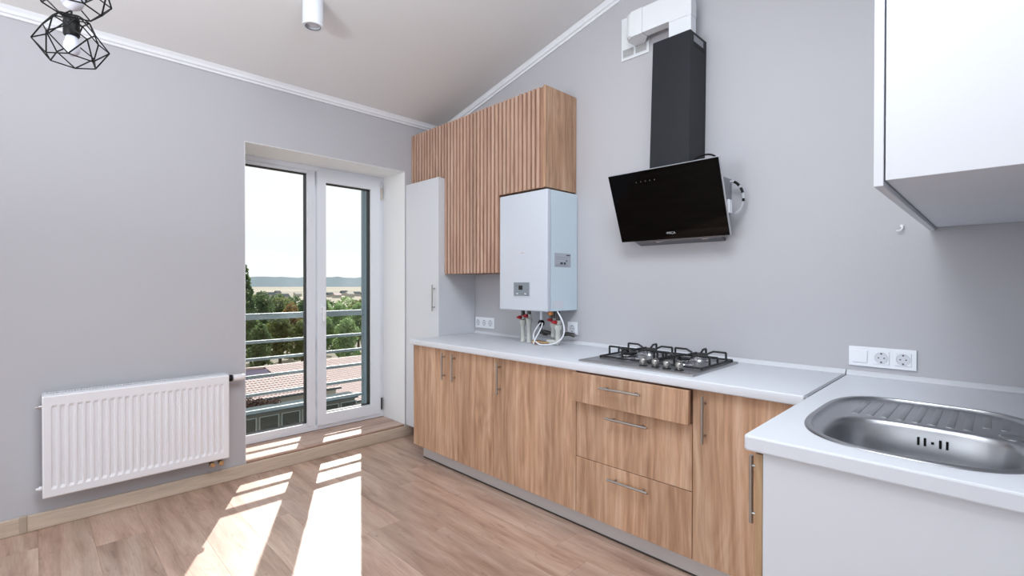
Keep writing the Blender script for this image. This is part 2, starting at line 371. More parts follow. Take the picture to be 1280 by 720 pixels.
# ------------------------------------------------------------------ balcony door (fixed light + opening sash)
FX0, FX1 = -.40, -.335
def frame_bm(x0, x1, y0, y1, z0, z1, l, r, b, t, bev=.004):
    """rectangular frame as one ring: members l r b t wide"""
    bm = B()
    o = [(y0, z0), (y1, z0), (y1, z1), (y0, z1)]; i = [(y0+l, z0+b), (y1-r, z0+b), (y1-r, z1-t), (y0+l, z1-t)]
    vo = [[bm.verts.new((x, *p)) for p in o] for x in (x0, x1)]; vi = [[bm.verts.new((x, *p)) for p in i] for x in (x0, x1)]
    for k in range(4):
        j = (k+1) % 4
        bm.faces.new((vo[0][k], vo[0][j], vi[0][j], vi[0][k])); bm.faces.new((vo[1][k], vo[1][j], vi[1][j], vi[1][k]))
        bm.faces.new((vo[0][k], vo[0][j], vo[1][j], vo[1][k])); bm.faces.new((vi[0][k], vi[0][j], vi[1][j], vi[1][k]))
    if bev: bmesh.ops.bevel(bm, geom=[e for e in bm.edges if len(e.link_faces) == 2 and e.calc_face_angle(0) > .5], offset=bev, segments=2, affect='EDGES')
    return bm
d1 = obj('door_1', frame_bm(FX0, FX1, -1.5425, -.3695, .0975, 2.1365, .03, .03, .035, .035), 'pvc', **S)
obj('mullion', bx(FX0+.002, FX1-.001, -1.012, -.955, .133, 2.101, .003), 'pvc', d1)
ff = obj('fixed_frame', frame_bm(FX0+.004, FX1-.002, -1.5125, -1.0125, .133, 2.1, .022, .003, .026, .022, .002), 'pvc', d1)
obj('gasket', frame_bm(FX0+.002, FX1-.02, -1.489, -1.0155, .1605, 2.077, .005, .006, .004, .006, 0), 'gasket', ff)
obj('pane', bx(-.372, -.366, -1.486, -1.018, .163, 2.073), 'glass', d1)
sash = obj('sash', frame_bm(-.393, -.322, -.943, -.402, .128, 2.106, .068, .086, .088, .082, .005), 'pvc', d1)
obj('gasket', frame_bm(-.392, -.345, -.8745, -.4885, .2165, 2.0235, .004, .006, .004, .006, 0), 'gasket', sash)
obj('pane', bx(-.372, -.366, -.872, -.492, .219, 2.02), 'glass', d1)
hd = B(); box(hd, -.3215, -.312, -.921, -.893, 1.005, 1.075, .004); tube(hd, [(-.312, -.907, 1.045), (-.280, -.907, 1.045)], .009, 10); box(hd, -.290, -.270, -.918, -.896, .940, 1.055, .006)
obj('handle', hd, mat('door_handle_white', (240, 242, 246), .3), d1, smooth=True)
for z in (.16, 1.95):
    obj('hinge', tb([(-.322, -.391, z), (-.322, -.391, z+.1)], .008, 12), mat('hinge_beige', (200, 190, 176), .4) if z > 1 else 'dpipe', d1, smooth=True)

# ================================================================== RADIATOR
rad = thing('radiator', 'white panel radiator with vertical channels on the grey wall left of the balcony door', 'radiator')
ry0, ry1, rz0, rz1, rx = -2.479, -1.662, .172, .676, .102
def rad_panel():
    bm = B(); n = 24; pad = .026; pitch = (ry1-ry0-2*pad)/n
    ys = [(ry0, 0), (ry0+.006, 0)]
    for k in range(n):
        a = ry0+pad+k*pitch; ys += [(a+pitch*.14, 0), (a+pitch*.30, 1), (a+pitch*.72, 1), (a+pitch*.88, 0)]
    ys += [(ry1-.006, 0), (ry1, 0)]
    zs = [(rz0, 0, .006), (rz0+.006, 0, 0), (rz0+.040, 0, 0), (rz0+.055, 1, 0), (rz1-.060, 1, 0), (rz1-.047, 0, 0), (rz1-.006, 0, 0), (rz1, 0, .006)]
    g = []
    for z, fz, e in zs:
        g.append([bm.verts.new((rx - .007*fy*fz - e - (.006 if i in (0, len(ys)-1) else 0), y, z)) for i, (y, fy) in enumerate(ys)])
    for a, b in zip(g, g[1:]):
        for i in range(len(ys)-1): bm.faces.new((a[i], a[i+1], b[i+1], b[i]))
    # returns to the back
    per = [g[0][i] for i in range(len(ys))] + [r[-1] for r in g[1:]] + g[-1][::-1][1:] + [r[0] for r in g[::-1][1:-1]]
    back = [bm.verts.new((.088, v.co.y, v.co.z)) for v in per]
    for i in range(len(per)): bm.faces.new((per[i], per[(i+1) % len(per)], back[(i+1) % len(per)], back[i]))
    bm.faces.new(back); return bm
obj('front_panel', rad_panel(), 'rad', rad)
obj('rear_panel', bx(.03, .045, ry0+.012, ry1-.012, rz0+.01, rz1-.012, .003), 'rad', rad)
for y0, y1 in ((ry0, ry0+.0025), (ry1-.0025, ry1)): obj('side_cover', bx(.028, .0875, y0, y1, rz0+.01, rz1+.002, .001, 1), 'rad', rad)
gb = B(); box(gb, .028, .0365, ry0+.003, ry1-.003, rz1-.002, rz1+.008); box(gb, .079, .0875, ry0+.003, ry1-.003, rz1-.002, rz1+.008)
k = ry0+.01
while k < ry1-.01:
    box(gb, .0365, .079, k, k+.0065, rz1-.002, rz1+.0065); k += .0115
obj('top_grille', gb, 'grille', rad)
obj('convector_fins', bx(.046, .087, ry0+.02, ry1-.02, rz0+.03, rz1-.02), 'fin', rad)
for y in (ry0+.15, ry1-.15): obj('bracket', bx(.0005, .0295, y-.015, y+.015, .25, .62), 'rad', rad)
for z in (rz1-.055, rz0+.045): obj('blanking_plug', tb([(.065, ry0-.001, z), (.065, ry0-.012, z), (.065, ry0-.014, z), (.065, ry0-.024, z)], .008, 10, rs=[.011, .011, .006, .006]), 'chrome' if z > .5 else 'rad', rad, smooth=True)
tv = thing('thermostatic_valve', 'white thermostatic head with black collar at the radiator upper right corner', 'valve')
obj('collar', lathe(B(), [(.012, 0), (.019, .003), (.021, .012), (.019, .022), (.012, .024)], (.068, ry1+.001, rz1-.025), (0, 1, 0)), 'black', tv, smooth=True)
obj('head', lathe(B(), [(.013, 0), (.019, .002), (.0205, .02), (.0195, .05), (.018, .066), (.013, .071)], (.068, ry1+.026, rz1-.025), (0, 1, 0)), 'rad', tv, smooth=True)
for i, (y, lb) in enumerate(((-1.752, 'brass radiator shut-off valve underneath, farther from the balcony door'), (-1.705, 'brass radiator shut-off valve underneath, nearer the balcony door'))):
    v = thing('radiator_valve', lb, 'valve', 'brass valves under the radiator')
    obj('valve_body', tube(B(), [(.07, y, rz0-.001), (.07, y, .142)], .011, 12), 'dpipe', v, smooth=True)
    bm = tb([(.045, y, .150), (.094, y, .150)], .0085, 12); lathe(bm, [(.011, 0), (.0135, .002), (.0135, .012), (.009, .014)], (.088, y, .150), (1, 0, 0), 12)
    obj('valve_cap', bm, 'brass', v, smooth=True)
    obj('wall_pipe', tb([(.0005, y, .150), (.044, y, .150)], .008, 10), 'dpipe', v, smooth=True)

# ================================================================== TALL CABINET
def bar_handle(parent, p0, p1, out, r=.0055, m='handle'):
    """bar between p0 and p1, two standoffs going back by vector out"""
    p0, p1, out = Vector(p0), Vector(p1), Vector(out); d = (p1-p0)
    bm = tb([p0, p1], r, 12)
    for t in (.15, .85):
        q = p0+d*t; tube(bm, [q, q+out], .0045, 8)
    return obj('handle', bm, m, parent, smooth=True)
WT = .448
tc_ = thing('tall_cabinet', 'tall narrow white cabinet in the corner between balcony door and worktop', 'cabinet')
obj('body', bx(.003, WT, -.339, -.002, .092, 2.028, .0008, 1), 'white', tc_)
dr = obj('door', bx(.004, WT-.018, -.3585, -.3405, .090, 2.030, .001, 1), 'white', tc_)
obj('side_panel', bx(WT-.0172, WT-.0002, -.3585, -.3400, .090, 2.030, .0006, 1), 'white', tc_)
bar_handle(dr, (.402, -.386, 1.028), (.402, -.386, 1.226), (0, .0272, 0))
obj('plinth', bx(.024, WT-.002, -.30, -.285, .0005, .0915), 'black', tc_)

# ================================================================== SLATTED WALL CABINET
sl = thing('slatted_wall_cabinet', 'oak wall cabinet with a vertical slatted front above the boiler', 'cabinet')
WS, DS, ZT_, ZL, ZM, ZH = 1.456, .306, 2.437, 1.307, 1.822, 2.035
bk = B()
box(bk, .004, WT+.003, -.292, -.002, ZH, ZT_-.001); box(bk, WT+.003, 1.040, -.292, -.002, ZL, ZT_-.001); box(bk, 1.040, WS-.019, -.292, -.002, ZM, ZT_-.001)
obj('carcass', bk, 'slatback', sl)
obj('side_panel', bx(WS-.0185, WS, -.306, -.002, ZM, ZT_, .0006, 1), 'oak', sl)
obj('side_panel', bx(WT+.0035, WT+.011, -.3055, -.2925, ZL-.001, ZH-.004), 'slat', sl)
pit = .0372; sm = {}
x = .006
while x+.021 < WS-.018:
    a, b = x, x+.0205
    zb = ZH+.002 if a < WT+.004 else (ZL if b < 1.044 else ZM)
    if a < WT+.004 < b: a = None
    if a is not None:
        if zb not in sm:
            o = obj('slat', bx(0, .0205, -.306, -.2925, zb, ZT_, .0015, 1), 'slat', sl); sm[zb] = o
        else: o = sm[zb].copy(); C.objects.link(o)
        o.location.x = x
    x += pit

# ================================================================== BASE CABINETS
F0, F1, ZB, ZD = -.584, -.566, .094, HC-T-.004
pl = thing('cabinet_plinth', 'brushed aluminium kickboard running under the oak base cabinets', 'kickboard')
obj('board', bx(.512, 2.945, -.538, -.523, .008, .093, .001, 1), 'plinth', pl)
obj('seal', bx(.512, 2.945, -.5395, -.523, .0005, .0075), 'dpipe', pl)
def carcass(x0, x1, name, label):
    t = thing(name, label, 'cabinet')
    obj('body', bx(x0, x1, -.565, -.012, ZB, HC-T-.0015), 'slatback', t); return t
c1 = carcass(.459, 1.295, 'base_cabinet', 'two-door oak base cabinet at the left end of the worktop')
da = obj('door', bx(.458, .8735, F0, F1, ZB, ZD, .001, 1), 'oak', c1); db = obj('door', bx(.8765, 1.2955, F0, F1, ZB, ZD, .001, 1), 'oak', c1)
bar_handle(da, (.828, -.613, .606), (.828, -.613, .781), (0, .0288, 0)); bar_handle(db, (.934, -.613, .605), (.934, -.613, .782), (0, .0288, 0))
c2 = carcass(1.298, 1.9055, 'base_cabinet', 'wide single-door oak base cabinet left of the drawers, below the boiler')
dc = obj('door', bx(1.2985, 1.9055, F0, F1, ZB, ZD, .001, 1), 'oak', c2)
bar_handle(dc, (1.357, -.613, .594), (1.357, -.613, .779), (0, .0288, 0))
c3 = carcass(1.9085, 2.5055, 'drawer_cabinet', 'oak three-drawer cabinet below the hob, top drawer slightly open')
t1 = obj('drawer', bx(1.9085, 2.5055, -.618, -.600, .655, .796, .001, 1), 'oak', c3)
obj('drawer_box', bx(1.935, 2.480, -.5995, -.5655, .665, .765), 'white', t1)
t2 = obj('drawer', bx(1.9085, 2.5055, F0, F1, .3745, .650, .001, 1), 'oak', c3)
t3 = obj('drawer', bx(1.9085, 2.5055, F0, F1, ZB, .3715, .001, 1), 'oak', c3)
bar_handle(t1, (2.085, -.648, .748), (2.300, -.648, .748), (0, .0298, 0)); bar_handle(t2, (2.098, -.613, .602), (2.314, -.613, .602), (0, .0288, 0)); bar_handle(t3, (2.108, -.613, .318), (2.318, -.613, .318), (0, .0288, 0))
c4 = carcass(2.5085, 2.93, 'corner_cabinet', 'oak corner base cabinet right of the drawers with a tall single door')
dd = obj('door', bx(2.5085, 2.968, F0, F1, ZB, ZD, .001, 1), 'oak', c4)
bar_handle(dd, (2.560, -.613, .592), (2.560, -.613, .780), (0, .0288, 0))
# sink unit: oak door facing left, white end panel towards the camera
XD = 2.957
c5 = thing('sink_cabinet', 'sink base cabinet with white end panel facing the camera and an oak door edge', 'cabinet')
obj('end_panel', bx(2.9755, RX-.002, -1.203, -1.187, .002, HC-T-.002, .0008, 1), 'white', c5)
obj('body', bx(2.9765, RX-.002, -1.1865, -.60, ZB, .66), 'white', c5)
de = obj('door', bx(XD, XD+.0175, -1.203, -.615, ZB, ZD-.002, .0006, 1), 'oakedge', c5)
bar_handle(de, (XD-.029, -1.145, .590), (XD-.029, -1.145, .772), (.0288, 0, 0), m='handle')

# ================================================================== WORKTOPS
wm = thing('worktop', 'long white worktop over the oak cabinets carrying the gas hob', 'worktop')
# cut-out for the hob is covered by its plate; slab with rounded front
obj('slab', bx(.452, 2.9185, -.6116, -.0015, HC-T, HC, .006, 3), 'worktop', wm, smooth=True)
obj('upstand', prism(B(), [(.452, -.0008, HC+.0005), (.452, -.022, HC+.0005), (.452, -.020, HC+.006), (.452, -.009, HC+.017), (.452, -.0008, HC+.020)], (2.475, 0, 0)), 'white', wm)
SX, SY, SA, SB = 3.245, -.793, .245, .347
BX_, BY_, BA, BB = 3.250, -.925, .190, .170
def sup(t, a, b, n):
    c, s = math.cos(t), math.sin(t); return (math.copysign(abs(c)**(2/n), c)*a, math.copysign(abs(s)**(2/n), s)*b)
NT = 96
def outline(off=0):
    o = []
    for k in range(NT):
        t = 2*math.pi*k/NT; n = 3.6 if math.sin(t) > 0 else 2.9
        x, y = sup(t, SA-off, SB-off, n); o.append((SX+x, SY+y))
    return o
def bowl(off=0):
    return [(BX_+x, BY_+y) for x, y in (sup(2*math.pi*k/NT, BA-off, BB-off, 3.6) for k in range(NT))]
ws = thing('sink_worktop', 'short white worktop around the sink along the right wall', 'worktop')
def slab2():
    bm = B(); r = .012; X0, X1, Y0, Y1 = 2.9315, RX-.002, -1.215, -.0015
    rect = [(X0+r*(1-math.cos(a)), Y0+r*(1-math.sin(a))) for a in [0, math.pi/8, math.pi/4, 3*math.pi/8, math.pi/2]]
    rect = rect + [(X1, Y0), (X1, Y1), (X0, Y1)]
    def ring(pts, z): return [bm.verts.new((x, y, z)) for x, y in pts]
    def shrink(pts, d):
        return [(max(x, X0+d) if x < X0+.3 else x, max(y, Y0+d) if y < Y0+.3 else y) for x, y in pts]
    hole = outline(.012)
    prof = [(0.004, HC), (.001, HC-.0015), (0, HC-.005), (0, HC-T+.005), (.0015, HC-T+.001), (.005, HC-T)]
    rings = [ring([(x+(d if x < X0+.3 else 0), y+(d if y < Y0+.3 else 0)) for x, y in rect], z) for d, z in prof]
    for a, b in zip(rings, rings[1:]):
        n = len(a)
        for i in range(n): bm.faces.new((a[i], a[(i+1) % n], b[(i+1) % n], b[i]))
    h0, h1 = ring(hole, HC), ring(hole, HC-T)
    for i in range(NT): bm.faces.new((h0[i], h0[(i+1) % NT], h1[(i+1) % NT], h1[i]))
    for a, h in ((rings[0], h0), (rings[-1], h1)):
        es = []
        for loop in (a, h):
            for i in range(len(loop)):
                e = bm.edges.get((loop[i], loop[(i+1) % len(loop)])); es.append(e)
        bmesh.ops.triangle_fill(bm, use_beauty=True, use_dissolve=False, edges=es)
    return bm
obj('slab', slab2(), 'worktop', ws)
obj('joint_strip', bx(2.919, 2.931, -.611, -.024, HC-.008, HC+.001), mat('joint_aluminium', (160, 163, 170), .5, .3), ws)
obj('upstand', prism(B(), [(2.9315, -.0008, HC+.0005), (2.9315, -.022, HC+.0005), (2.9315, -.020, HC+.006), (2.9315, -.009, HC+.017), (2.9315, -.0008, HC+.020)], (RX-2.9335, 0, 0)), 'white', ws)

# ================================================================== SINK
sk = thing('kitchen_sink', 'inset stainless steel sink with rounded bowl and ribbed drainer', 'sink')
def sink_bm():
    bm = B(); z = HC
    rings = [(outline(-.003), z+.0008), (outline(0), z+.0035), (outline(.007), z+.0048), (outline(.013), z+.0035), (outline(.018), z-.004), (outline(.022), z-.006)]
    o = outline(.022); i_ = bowl(-.012)
    for t in (.25, .5, .75, 1): rings.append(([(a[0]*(1-t)+b[0]*t, a[1]*(1-t)+b[1]*t) for a, b in zip(o, i_)], z-.006))
    rings += [(bowl(-.006), z-.0065), (bowl(0), z-.010), (bowl(.006), z-.022), (bowl(.012), z-.08), (bowl(.02), z-.13), (bowl(.035), z-.150), (bowl(.06), z-.158), (bowl(.12), z-.161)]
    vs = [[bm.verts.new((x, y, zz)) for x, y in r] for r, zz in rings]
    for a, b in zip(vs, vs[1:]):
        for k in range(NT): bm.faces.new((a[k], a[(k+1) % NT], b[(k+1) % NT], b[k]))
    bm.faces.new(vs[-1]); return bm
o = obj('basin', sink_bm(), 'sink', sk, smooth=True)
for k in range(10):
    x = 3.085 + k*.036
    y1 = -.492 if 1 < k < 8 else -.515; y0 = -.730 if k < 8 else -.665
    obj('drainer_rib', bx(x-.009, x+.009, y0, y1, HC-.0065, HC-.0045, .0018, 2), 'sink', sk, smooth=True)
obj('waste_boss', lathe(B(), [(.030, 0), (.030, .002), (.026, .0035), (.022, .002)], (3.425, -.735, HC-.006), seg=28), 'sink', sk, smooth=True)
for dx, w_, h in ((-.030, .0052, .022), (-.016, .0052, .022), (0, .006, .006), (.016, .0052, .022), (.030, .0052, .022)):
    obj('overflow_slot', bx(3.268+dx-w_/2, 3.268+dx+w_/2, BY_+BB-.0125, BY_+BB-.0075, HC-.048-h/2, HC-.048+h/2), 'black', sk)
obj('drain', lathe(B(), [(.0, 0), (.045, 0), (.045, .003), (.04, .004), (.0, .002)], (BX_, BY_, HC-.1605), seg=28, closed=False), 'chrome', sk, smooth=True)

# ================================================================== GAS HOB
hb = thing('gas_hob', 'stainless steel four-burner gas hob with black cast-iron grates on the white worktop', 'hob')
HX0, HX1, HY0, HY1 = 1.903, 2.498, -.560, -.066
def plate():
    bm = B(); pts = [(HX0, HY0), (HX1, HY0), (HX1, HY1), (HX0, HY1)]
    prof = [(0, HC+.0005), (0, HC+.006), (.004, HC+.010), (.012, HC+.011)]
    cx, cy = (HX0+HX1)/2, (HY0+HY1)/2
    rs = [[bm.verts.new((x+(d if x < cx else -d), y+(d if y < cy else -d), z)) for x, y in pts] for d, z in prof]
    for a, b in zip(rs, rs[1:]):
        for i in range(4): bm.faces.new((a[i], a[(i+1) % 4], b[(i+1) % 4], b[i]))
    bm.faces.new(rs[0]); bm.faces.new(rs[-1]); return bm
obj('plate', plate(), 'steel', hb)
HZ = HC+.011
obj('screw', lathe(B(), [(.004, 0), (.004, .001), (.002, .002)], (2.474, -.545, HZ+.0003), seg=12), 'chrome', hb, smooth=True)
burners = [(2.065, -.355, .048), (2.075, -.165, .036), (2.355, -.350, .034), (2.350, -.165, .042)]
def burner(x, y, r):
    b = obj('burner', lathe(B(), [(r*1.35, 0), (r*1.38, .003), (r*1.2, .006), (r, .008), (r*1.0, .021), (r*.9, .024), (0.001, .024)], (x, y, HZ+.0005), seg=28), 'chrome', hb, smooth=True)
    obj('burner_cap', lathe(B(), [(r*.86, 0), (r*.92, .002), (r*.92, .007), (r*.8, .010), (.001, .011)], (x, y, HZ+.0252), seg=28), 'iron', b, smooth=True)
for b_ in burners: burner(*b_)
def grate(x0, x1):
    y0, y1, zt, zb = -.432, -.092, HZ+.050, HZ+.0075; bm = B(); r = .0052
    def bar(a, b): tube(bm, [a, b], r, 6)
    for a, b in (((x0, y0), (x1, y0)), ((x1, y0), (x1, y1)), ((x1, y1), (x0, y1)), ((x0, y1), (x0, y0))): bar((*a, zb), (*b, zb))
    xm = (x0+x1)/2; ym = (y0+y1)/2
    for (x, y) in ((x0, y0), (x1, y0), (x1, y1), (x0, y1)): bar((x, y, HZ+.0008), (x, y, zb))
    for cy in (-.350, -.165):
        for sx, xs in ((1, x0), (-1, x1)):
            bar((xs, cy, zb), (xs, cy, zt)); bar((xs, cy, zt), (xs+sx*.060, cy, zt)); bar((xs+sx*.060, cy, zt), (xs+sx*.088, cy, zt-.014))
    for sy, ys in ((1, y0), (-1, y1)):
        bar((xm, ys, zb), (xm, ys, zt)); bar((xm, ys, zt), (xm, ys+sy*.035, zt)); bar((xm, ys+sy*.035, zt), (xm, ys+sy*.058, zt-.014))
    bar((x0, ym, zb), (x0, ym, zt-.014)); bar((x0, ym, zt-.014), (x1, ym, zt-.014)); bar((x1, ym, zb), (x1, ym, zt-.014))
    bar((xm, ym-.06, zt-.008), (xm, ym+.06, zt-.008))
    obj('grate', bm, 'iron', hb)
grate(1.947, 2.205); grate(2.222, 2.478)
for i, x in enumerate((2.232, 2.293, 2.350, 2.408)):
    y = -.500
    k = obj('knob', lathe(B(), [(.010, .004), (.010, .009), (.0165, .013), (.0175, .024), (.0165, .030), (.014, .033), (.001, .033)], (x, y, HZ), seg=20), 'handle', hb, smooth=True)
    obj('knob_base', lathe(B(), [(.020, .0005), (.020, .0025), (.015, .0035), (.001, .0035)], (x, y, HZ), seg=20), 'iron', k, smooth=True)
    obj('knob_grip', bx(x-.004, x+.004, y-.016, y+.016, HZ+.0335, HZ+.038, .0015), 'handle', k, smooth=True)

# ================================================================== BOILER
bo = thing('gas_boiler', 'white wall-hung gas boiler with small grey control panel over the worktop', 'boiler')
BX0, BX1, BD, BZ0, BZ1 = 1.048, 1.469, .302, 1.063, 1.810
obj('casing', bx(BX0+.004, BX1-.002, -.262, -.003, BZ0+.001, BZ1-.001, .002, 1), 'bside', bo)
obj('front_cover', bx(BX0, BX1, -BD, -.264, BZ0, BZ1, .009, 4), 'boiler', bo, smooth=True)
bp_ = B(); box(bp_, 1.181, 1.330, -BD-.0025, -BD-.0003, 1.150, 1.252, .001, 1)
obj('control_surround', bp_, 'boiler', bo)
cp = obj('control_panel', bx(1.188, 1.324, -BD-.006, -BD-.0028, 1.157, 1.242, .002, 2), 'panelg', bo)
obj('display', bx(1.234, 1.268, -BD-.0072, -BD-.0062, 1.195, 1.222), 'screen', cp)
for x, mm in ((1.222, 'labelw'), (1.262, 'panelg'), (1.292, 'labelw')): obj('button', bx(x-.008, x+.008, -BD-.0074, -BD-.0062, 1.166, 1.174, .001, 1), mm, cp)
obj('indicator', bx(1.213, 1.218, -BD-.0070, -BD-.0062, 1.216, 1.221), 'ink', cp)
obj('nameplate', bx(1.232, 1.282, -BD-.0012, -BD-.0003, 1.422, 1.436), 'labelw', bo)
text('lettering', 'termal', .014, (1.240, -BD-.0016, 1.425), (1, 0, 0), (0, 0, 1), 'inkred', bo)
lb = obj('sticker', bx(BX1-.0017, BX1-.0009, -.232, -.073, 1.337, 1.424), 'label', bo)
XL_ = BX1-.0004
for y, z, a, b in ((-.165, 1.361, .026, .012), (-.133, 1.361, .020, .012), (-.115, 1.377, .010, .010)): obj('print_block', bx(XL_-.0004, XL_, y-a/2, y+a/2, z-b/2, z+b/2), 'ink', lb)
for i in range(5): obj('print_line', bx(XL_-.0004, XL_, -.222, -.095-.02*(i % 2), 1.398-i*.0115 if i < 2 else 1.352-(i-2)*.005, 1.3995-i*.0115 if i < 2 else 1.3535-(i-2)*.005), 'panelg', lb)
obj('print_line', bx(XL_-.0004, XL_, -.118, -.080, 1.409, 1.415), 'ink', lb)
obj('sticker', bx(BX1-.0017, BX1-.0009, -.245, -.145, 1.082, 1.128), 'labelw', bo)

# pipework between boiler and worktop: each pipe a thing
def pipe(label, x, y, ztop, zval, zbot, kind, elbow=None):
    t = thing('boiler_pipe', label, 'pipe', 'pipes under the boiler')
    if kind == 'thick':
        obj('connector', tb([(x, y, BZ0-.001), (x, y, zval+.012)], .013, 14), 'dpipe', t, smooth=True)
        obj('valve', lathe(B(), [(.012, -.014), (.018, -.012), (.018, .010), (.012, .012)], (x, y, zval), seg=6), 'ppr', t)
        lv = tb([(x-.002, y-.019, zval), (x-.002, y-.036, zval+.003)], .012, 12); box(lv, x-.020, x+.008, y-.043, y-.036, zval-.006, zval+.008, .003)
        obj('lever', lv, 'red', t, smooth=True)
        pts = [(x, y, zval-.016), (x, y, zval-.03), (x, y, zval-.045), (x, y, zval-.055), (x, y, zbot+.02), (x, y, zbot)]
        if elbow:
            pts = pts[:4] + [(x, y, zbot+.035), (x, y, zbot+.02), Vector((x, y, zbot+.014))+Vector(elbow)*.02, Vector((x, y, zbot+.014))+Vector(elbow)]
            obj('pipe_run', tb(pts, .015, 14, rs=[.025, .025, .022, .016, .016, .018, .018, .016]), 'ppr', t, smooth=True)
        else:
            obj('pipe_run', tb(pts, .015, 14, rs=[.022, .022, .020, .0145, .0145, .018]), 'ppr', t, smooth=True)
    return t
zc = HC+.021
pipe('leftmost grey-white pipe with red lever under the boiler', 1.135, -.165, 0, 1.008, HC+.002, 'thick')
pipe('second pipe from left with red lever under the boiler, beside the leftmost', 1.192, -.165, 0, 1.020, HC+.002, 'thick')
pipe('third thick pipe with red lever under the boiler, behind the white cable loop', 1.362, -.115, 0, 1.000, HC+.03, 'thick', (-.02, .09, .0))
pipe('rightmost pipe with red lever and bend toward the left under the boiler', 1.432, -.155, 0, .990, HC+.004, 'thick', (-.085, -.0, .0))
t = thing('boiler_pipe', 'thin white relief pipe with black knob under the middle of the boiler', 'pipe', 'pipes under the boiler')
obj('tube', tb([(1.300, -.165, BZ0-.001), (1.300, -.165, .995)], .008, 10), 'socket', t, smooth=True)
obj('knob', lathe(B(), [(.008, 0), (.021, .004), (.023, .016), (.019, .024), (.008, .026)], (1.300, -.152, .978), (0, -1, 0), 14), 'black', t, smooth=True)
obj('drain_stem', tb([(1.300, -.165, .963), (1.300, -.165, .93), (1.305, -.15, .905), (1.31, -.12, .90)], .008, 10), 'dpipe', t, smooth=True)
t = thing('gas_connection', 'copper gas fitting under the right part of the boiler', 'fitting')
obj('nut', lathe(B(), [(.015, 0), (.018, .003), (.018, .018), (.012, .022)], (1.432, -.228, BZ0-.024), seg=6), 'copper', t)
obj('stub', tb([(1.432, -.228, BZ0-.025), (1.432, -.228, 1.018)], .009, 10), 'dpipe', t, smooth=True)
t = thing('gas_cock', 'brass fitting lying on the worktop beneath the boiler cables', 'fitting')
obj('fitting_body', tb([(1.255, -.20, HC+.0135), (1.29, -.185, HC+.0135), (1.33, -.17, HC+.012), (1.37, -.165, HC+.014)], .010, 12, rs=[.012, .012, .008, .008]), 'brass', t, smooth=True)
for i, (x, lb) in enumerate(((1.225, 'dark horizontal pipe along the wall behind the left pair of boiler pipes'), (1.43, 'dark horizontal pipe along the wall behind the right boiler pipes'))):
    t = tag(obj('wall_pipe', tb([(x-.03, -.06, .905), (x, -.05, .91), (x+.04, -.05, .905), (x+.05, -.045, .90)], .013, 12), 'dpipe', smooth=True), lb, 'pipe')
cab = tag(obj('power_cable', tb(bez((1.464, -.20, BZ0-.002), (1.60, -.22, .93), (1.52, -.23, HC+.004), (1.34, -.225, HC+.006), 22)
      + bez((1.335, -.225, HC+.008), (1.25, -.22, HC+.03), (1.28, -.22, .93), (1.335, -.212, .985), 12)[1:], .0045, 8), 'socket', smooth=True),
      'white power cable hanging in a loop from the boiler down to the worktop', 'cable')
cab2 = tag(obj('signal_cable', tb(bez((1.352, -.212, .985), (1.36, -.222, .95), (1.31, -.232, .90), (1.300, -.240, HC+.0058), 14), .0042, 8), 'socket', smooth=True),
      'thin white cable dropping straight from the boiler to the worktop inside the loop', 'cable')

# ================================================================== SOCKETS
def schuko(parent, x, z, r=.021):
    s = obj('insert', bx(x-.0265, x+.0265, -.0125, -.0095, z-.0265, z+.0265, .001, 1), 'socket', parent)
    # recess ring + floor of the outlet
    bm = B(); lathe(bm, [(r+.0025, 0), (r+.0025, .0012), (r, .0012), (r-.001, .0002)], (x, -.0127, z), (0, -1, 0), 28, closed=False)
    obj('rim', bm, mat('socket_rim', (206, 210, 218), .4), s, smooth=True)
    obj('well', lathe(B(), [(r-.001, 0), (r-.001, .0004), (.001, .0004)], (x, -.0127, z), (0, -1, 0), 28), mat('socket_well', (214, 217, 224), .5), s, smooth=True)
    for dx in (-.0095, .0095): obj('pin_hole', lathe(B(), [(.0027, 0), (.0027, .0004), (.0001, .0004)], (x+dx, -.0133, z), (0, -1, 0), 10), 'hole', s)
    for dz in (-1, 1): obj('earth_clip', bx(x-.003, x+.003, -.0142, -.0134, z+dz*.0175-.003, z+dz*.0175+.003), 'dpipe', s)
def plate_frame(t, x0, x1, z0, z1): obj('frame', bx(x0, x1, -.0092, -.0006, z0, z1, .002, 2), 'socket', t)
s1 = thing('socket_panel', 'white wall plate with one switch and two sockets above the sink worktop', 'socket')
plate_frame(s1, 2.938, 3.164, .8835, .9665)
obj('switch', bx(2.951, 3.004, -.0135, -.0095, .899, .952, .002, 2), 'socket', s1)
schuko(s1, 3.051, .925); schuko(s1, 3.122, .925)
s2 = thing('triple_socket', 'white triple wall socket above the worktop left of the boiler', 'socket')
plate_frame(s2, WT+.012, .680, .888, .972)
for k in range(3): schuko(s2, .498+k*.071, .930)
s3 = thing('single_socket', 'single white wall socket partly behind the white cable under the boiler', 'socket')
plate_frame(s3, 1.392, 1.472, .900, .985); schuko(s3, 1.432, .942)

